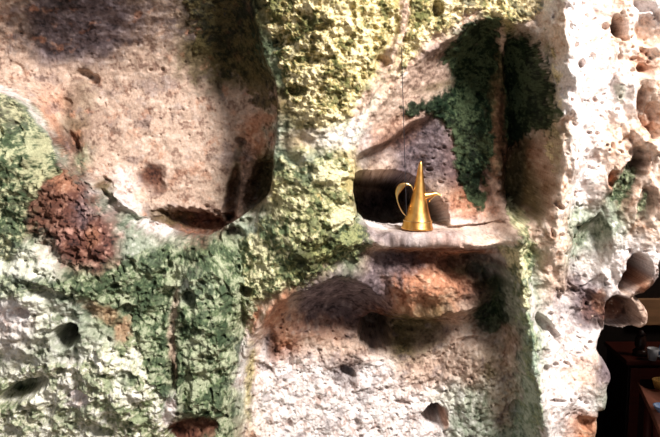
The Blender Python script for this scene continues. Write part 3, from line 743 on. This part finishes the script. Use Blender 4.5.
# ------------------------------------------------------------------ brass pitcher
def brass(name, rgb, rough):
    m = bpy.data.materials.new(name); nt, b = nodes(m); L = nt.links.new
    tc = nt.nodes.new('ShaderNodeTexCoord')
    n = nt.nodes.new('ShaderNodeTexNoise'); n.inputs['Scale'].default_value = 40; n.inputs['Detail'].default_value = 6
    mp = nt.nodes.new('ShaderNodeMapping'); mp.inputs['Scale'].default_value = (1, 1, .5)
    L(tc.outputs['Object'], mp.inputs[0]); L(mp.outputs[0], n.inputs['Vector'])
    r = nt.nodes.new('ShaderNodeValToRGB'); c = s2l(rgb)
    r.color_ramp.elements[0].position = .35; r.color_ramp.elements[1].position = .6
    r.color_ramp.elements[0].color = (c[0] * .68, c[1] * .52, c[2] * .36, 1); r.color_ramp.elements[1].color = (*map(float, c), 1)
    L(n.outputs['Fac'], r.inputs[0]); L(r.outputs[0], b.inputs['Base Color'])
    b.inputs['Metallic'].default_value = 1.0; b.inputs['Roughness'].default_value = rough
    bp = nt.nodes.new('ShaderNodeBump'); bp.inputs['Strength'].default_value = .25; bp.inputs['Distance'].default_value = .004
    n2 = nt.nodes.new('ShaderNodeTexNoise'); n2.inputs['Scale'].default_value = 28
    L(tc.outputs['Object'], n2.inputs['Vector']); L(n2.outputs['Fac'], bp.inputs['Height']); L(bp.outputs[0], b.inputs['Normal'])
    return m
M_brass = brass('hammered_brass', (246, 192, 116), .36)
M_brass2 = brass('bright_brass', (240, 206, 142), .3)
PY = 0.075
base = at(417.2, 229.6, PY)
k = S * (CY + PY) / CY
pt = empty('brass_pitcher', (base.x, base.y, ZF + 0.003))
pt.rotation_euler = (0, rad(2.2), 0)
tag(pt, 'tall conical brass pitcher with curved handle and small beak spout, standing in the niche', 'pitcher')
prof = [(0.0, 0.0), (15.8, 0.0), (16.1, 0.8), (15.6, 2.2), (15.2, 3.0), (14.3, 7.6), (13.9, 8.4), (11.9, 14), (10.2, 20), (8.5, 27), (7.0, 34), (5.6, 41), (4.3, 49), (3.2, 56), (2.3, 62), (1.7, 65.5), (0.9, 67.4), (0.1, 68.0)]
body = MB(); body.lathe([(r * k, z * k) for r, z in prof], 64, cap=False); body.build('body', M_brass, pt, smooth=True)
rg = MB(); rg.lathe([(14.3 * k, 8 * k), (14.9 * k, 8.5 * k), (14.5 * k, 9.3 * k), (13.9 * k, 9.2 * k)], 64, cap=False)
rg.build('base_band', M_brass2, pt, smooth=True)
hp = catmull([(-6.0, 0, 38.5), (-8.5, 0, 43), (-13, 0, 44.5), (-18, 0, 42), (-21.5, 0, 36), (-21.5, 0, 29), (-18.5, 0, 21), (-14.5, 0, 15), (-11.5, 0, 12.5)], 6)
hp = [tuple(c * k for c in p) for p in hp]; n = len(hp)
wid = [k * 1.5] * n
thk = [k * (0.5 + 2.7 * math.exp(-((i / (n - 1) - 0.40) / 0.15) ** 2)) for i in range(n)]
hd = MB(); hd.sweep(hp, wid, thk, 12, side=(0.0, 1, 0.0)); hd.build('handle', M_brass2, pt, smooth=True)
sp = catmull([(4.5, 0, 33), (9, 0, 34), (13, 0, 35.2), (17.0, 0, 36.2), (21, 0, 35.0)], 6)
sp = [tuple(c * k for c in p) for p in sp]; n = len(sp)
s1 = MB(); s1.sweep(sp, [k * (4.2 - 3.2 * (i / (n - 1)) ** .8) for i in range(n)], [k * (5.0 - 4.3 * (i / (n - 1)) ** .7) for i in range(n)], 16)
spo_ = s1.build('spout', M_brass, pt, smooth=True)
lip = catmull([(10, 0, 27.5), (12.5, 0, 31.2), (16, 0, 34.2), (19, 0, 35.2), (22.5, 0, 34.6)], 6)
lip = [(a * k, (b - 1.2) * k, c * k) for a, b, c in lip]
s2 = MB(); s2.sweep(lip, [1.0 * k] * len(lip), .55 * k, 8); s2.build('lip', M_brass2, spo_, smooth=True)

# hanging cord tied to the handle
M_cord = plain('dark_cord', (40, 38, 44), .7)
a, b_ = at(401.5, 47, -0.055), at(406.5, 217, PY - 0.01)
c1, c2 = at(402.5, 82, -0.03), at(404.5, 150, 0.02)
cp = catmull([a, c1, c2, b_], 10)
cd = MB(); cd.sweep(cp, [0.0013] * len(cp), 0.0013, 8, side=(1, 0, 0))
tag(cd.build('cord', M_cord, smooth=True), 'thin dark cord hanging over the niche arch down to the pitcher handle', 'cord')

# ------------------------------------------------------------------ furniture in the dark room
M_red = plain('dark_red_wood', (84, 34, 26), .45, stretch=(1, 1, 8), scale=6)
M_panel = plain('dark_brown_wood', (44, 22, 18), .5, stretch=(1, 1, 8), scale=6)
M_teak = plain('warm_brown_wood', (150, 92, 72), .5, stretch=(8, 1, 1), scale=5)
M_tan = plain('tan_board', (214, 160, 116), .7, stretch=(1, 1, 6), scale=5)
M_white = plain('white_glaze', (235, 235, 240), .3, noise=.03)
M_blue = plain('blue_white_glaze', (140, 165, 205), .3, noise=.35, scale=40)
M_str = plain('straw', (226, 172, 92), .8, scale=90, noise=.35, bump=.6)
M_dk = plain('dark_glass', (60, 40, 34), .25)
M_brass3 = M_brass

area('room_fill', (3.3, 1.5, 1.9), (1.6, 2.2, 0.6), 0.5, 9, (1.0, 0.9, 0.8))  # added fill lamp, out of view: brightens the dark room, no window modelled
# cabinet against the back wall of the room
CYB = 1.9
tl = at(626, 357, CYB); 
ctop = at(630, 360, CYB).z
cab = empty('cabinet', (tl.x + 0.57, CYB + 0.2, RF)); ctop_w = ctop; ctop = ctop - RF
tag(cab, 'dark red wooden cabinet with framed doors standing in the dark room', 'cabinet')
w, dpt = 0.55, 0.2
m = MB(); m.box(-w, w, -dpt + .01, dpt, 0.06, ctop - .03); m.build('body', M_panel, cab, bevel=.003)
m = MB(); m.box(-w - .02, w + .02, -dpt - .015, dpt, ctop - .03, ctop); m.build('top', M_red, cab, bevel=.004)
for sx in (-1, 1):
    for sy in (-1, 1):
        m = MB(); m.box(sx * (w - .03) - .03, sx * (w - .03) + .03, sy * (dpt - .04) - .03, sy * (dpt - .04) + .03, 0, .06); m.build('foot', M_red, cab)
for i in range(2):
    x0, x1 = (-w + .01, -.005) if i == 0 else (.005, w - .01)
    m = MB(); z0, z1 = .08, ctop - .05
    m.box(x0, x0 + .06, -dpt - .012, -dpt + .01, z0, z1); m.box(x1 - .06, x1, -dpt - .012, -dpt + .01, z0, z1)
    m.box(x0 + .06, x1 - .06, -dpt - .012, -dpt + .01, z0, z0 + .07); m.box(x0 + .06, x1 - .06, -dpt - .012, -dpt + .01, z1 - .07, z1)
    dr = m.build('door', M_red, cab, bevel=.002)
    kb = MB(); kx = x1 - .03 if i == 0 else x0 + .03
    kb.lathe([(0.0, 0), (.006, 0), (.006, .012), (.013, .02), (.010, .028), (0.0, .03)], 16, cap=False)
    kk = kb.build('knob', M_brass3, dr, smooth=True); kk.rotation_euler = (rad(90), 0, 0); kk.location = (kx, -dpt - .012, (z0 + z1) / 2)
# things on the cabinet
p = at(640, 352, CYB + .1)
ctop = ctop_w
jr = empty('oil_lantern', (p.x, CYB + .1, ctop)); tag(jr, 'small dark brown lantern standing on the cabinet', 'lantern')
m = MB(); m.lathe([(0, 0), (.045, 0), (.045, .03), (.03, .04), (0, .04)], 24, cap=False); m.build('base', M_dk, jr, smooth=True)
m = MB(); m.lathe([(.026, .04), (.036, .07), (.034, .11), (.022, .13)], 24, cap=False); m.build('glass', M_dk, jr, smooth=True)
m = MB(); m.lathe([(.026, .13), (.03, .135), (.012, .16), (0, .165)], 24, cap=False); m.build('cap', M_panel, jr, smooth=True)
p = at(653, 350, CYB)
cpn = empty('cup', (p.x, CYB, ctop)); tag(cpn, 'small white cup on the cabinet right of the lantern', 'cup')
m = MB(); m.lathe([(0, 0), (.022, 0), (.03, .04), (.036, .075), (.033, .075), (.026, .04), (0, .01)], 24, cap=False); m.build('bowl', M_white, cpn, smooth=True)
hh_ = catmull([(.03, 0, .06), (.052, 0, .055), (.05, 0, .03), (.028, 0, .022)], 5)
m = MB(); m.sweep(hh_, [.004] * len(hh_), .004, 8); m.build('handle', M_white, cpn, smooth=True)
p = at(662, 352, CYB)
jg = empty('jug', (p.x + .03, CYB + .03, ctop)); tag(jg, 'pale blue jug cut by the right edge, on the cabinet beside the cup', 'jug')
m = MB(); m.lathe([(0, 0), (.03, 0), (.042, .04), (.034, .08), (.02, .1), (.026, .12), (.022, .12), (.016, .1), (0, .05)], 24, cap=False); m.build('body', M_blue, jg, smooth=True)
m = MB(); q = catmull([(.022, 0, .11), (.055, 0, .1), (.055, 0, .06), (.038, 0, .05)], 5); m.sweep(q, [.004] * len(q), .004, 8); m.build('handle', M_blue, jg, smooth=True)
# tan board hung on the back wall
b0, b1 = at(634, 325, 2.37), at(672, 299, 2.37)
m = MB(); m.box(b0.x, b1.x + .5, 2.36, 2.4, b0.z, b1.z)
tag(m.build('wall_shelf_board', M_tan, bevel=.004), 'tan wooden board fixed on the far wall above the cabinet', 'board')

# small table with a hollowed edge
TY = 1.25
c0 = at(637.5, 381, TY); TZ = c0.z
def onz(u, v, z):
    d = FWD * F + np.array([1, 0, 0]) * (u - W / 2) + UP * (H / 2 - v)
    t_ = (z - CAM[2]) / d[2]
    return CAM + d * t_
tb = empty('side_table', (c0.x + .25, TY - .2, RF))
tag(tb, 'brown wooden side table with a pointed corner and hollowed edge, lower right', 'table')
pl = [onz(u_, v_, TZ) for u_, v_ in [(637.5, 381), (641, 385.5), (646, 388), (653, 389), (664, 387), (680, 381), (704, 440), (668, 450), (659, 428), (648, 403)]]
poly = [(q[0] - tb.location.x, q[1] - tb.location.y) for q in pl][::-1]
m = MB(); m.prism(poly, TZ - RF - .035, TZ - RF); m.build('tabletop', M_teak, tb, bevel=.006)
cx = sum(q[0] for q in poly) / len(poly); cyy = sum(q[1] for q in poly) / len(poly)
for q in (poly[8], poly[4], poly[3], poly[1]):
    lx, ly = cx + (q[0] - cx) * .5, cyy + (q[1] - cyy) * .5
    m = MB(); m.lathe([(.016, 0), (.02, (TZ - RF) * .5), (.024, TZ - RF - .035)], 16, org=(lx, ly, 0)); m.build('leg', M_red, tb, smooth=True)
q = onz(657, 386, TZ)
bk = empty('straw_basket', (q[0] + .01, q[1] - .03, TZ)); tag(bk, 'small straw coloured basket on the side table', 'basket')
m = MB(); m.lathe([(0, 0), (.035, 0), (.044, .03), (.046, .04), (.042, .04), (.033, .006), (0, .006)], 24, cap=False); m.build('bowl', M_str, bk, smooth=True)
m = MB(); m.lathe([(.044, .036), (.049, .04), (.045, .045), (.041, .04)], 24, cap=False); m.build('rim', M_str, bk, smooth=True)
q = onz(660, 412, TZ)
bl = empty('china_bowl', (q[0] + .005, q[1], TZ)); tag(bl, 'blue and white china bowl on the side table, in front of the basket', 'bowl')
m = MB(); m.lathe([(0, 0), (.018, 0), (.02, .006), (.038, .03), (.04, .034), (.036, .031), (.015, .01), (0, .008)], 28, cap=False); m.build('bowl', M_blue, bl, smooth=True)
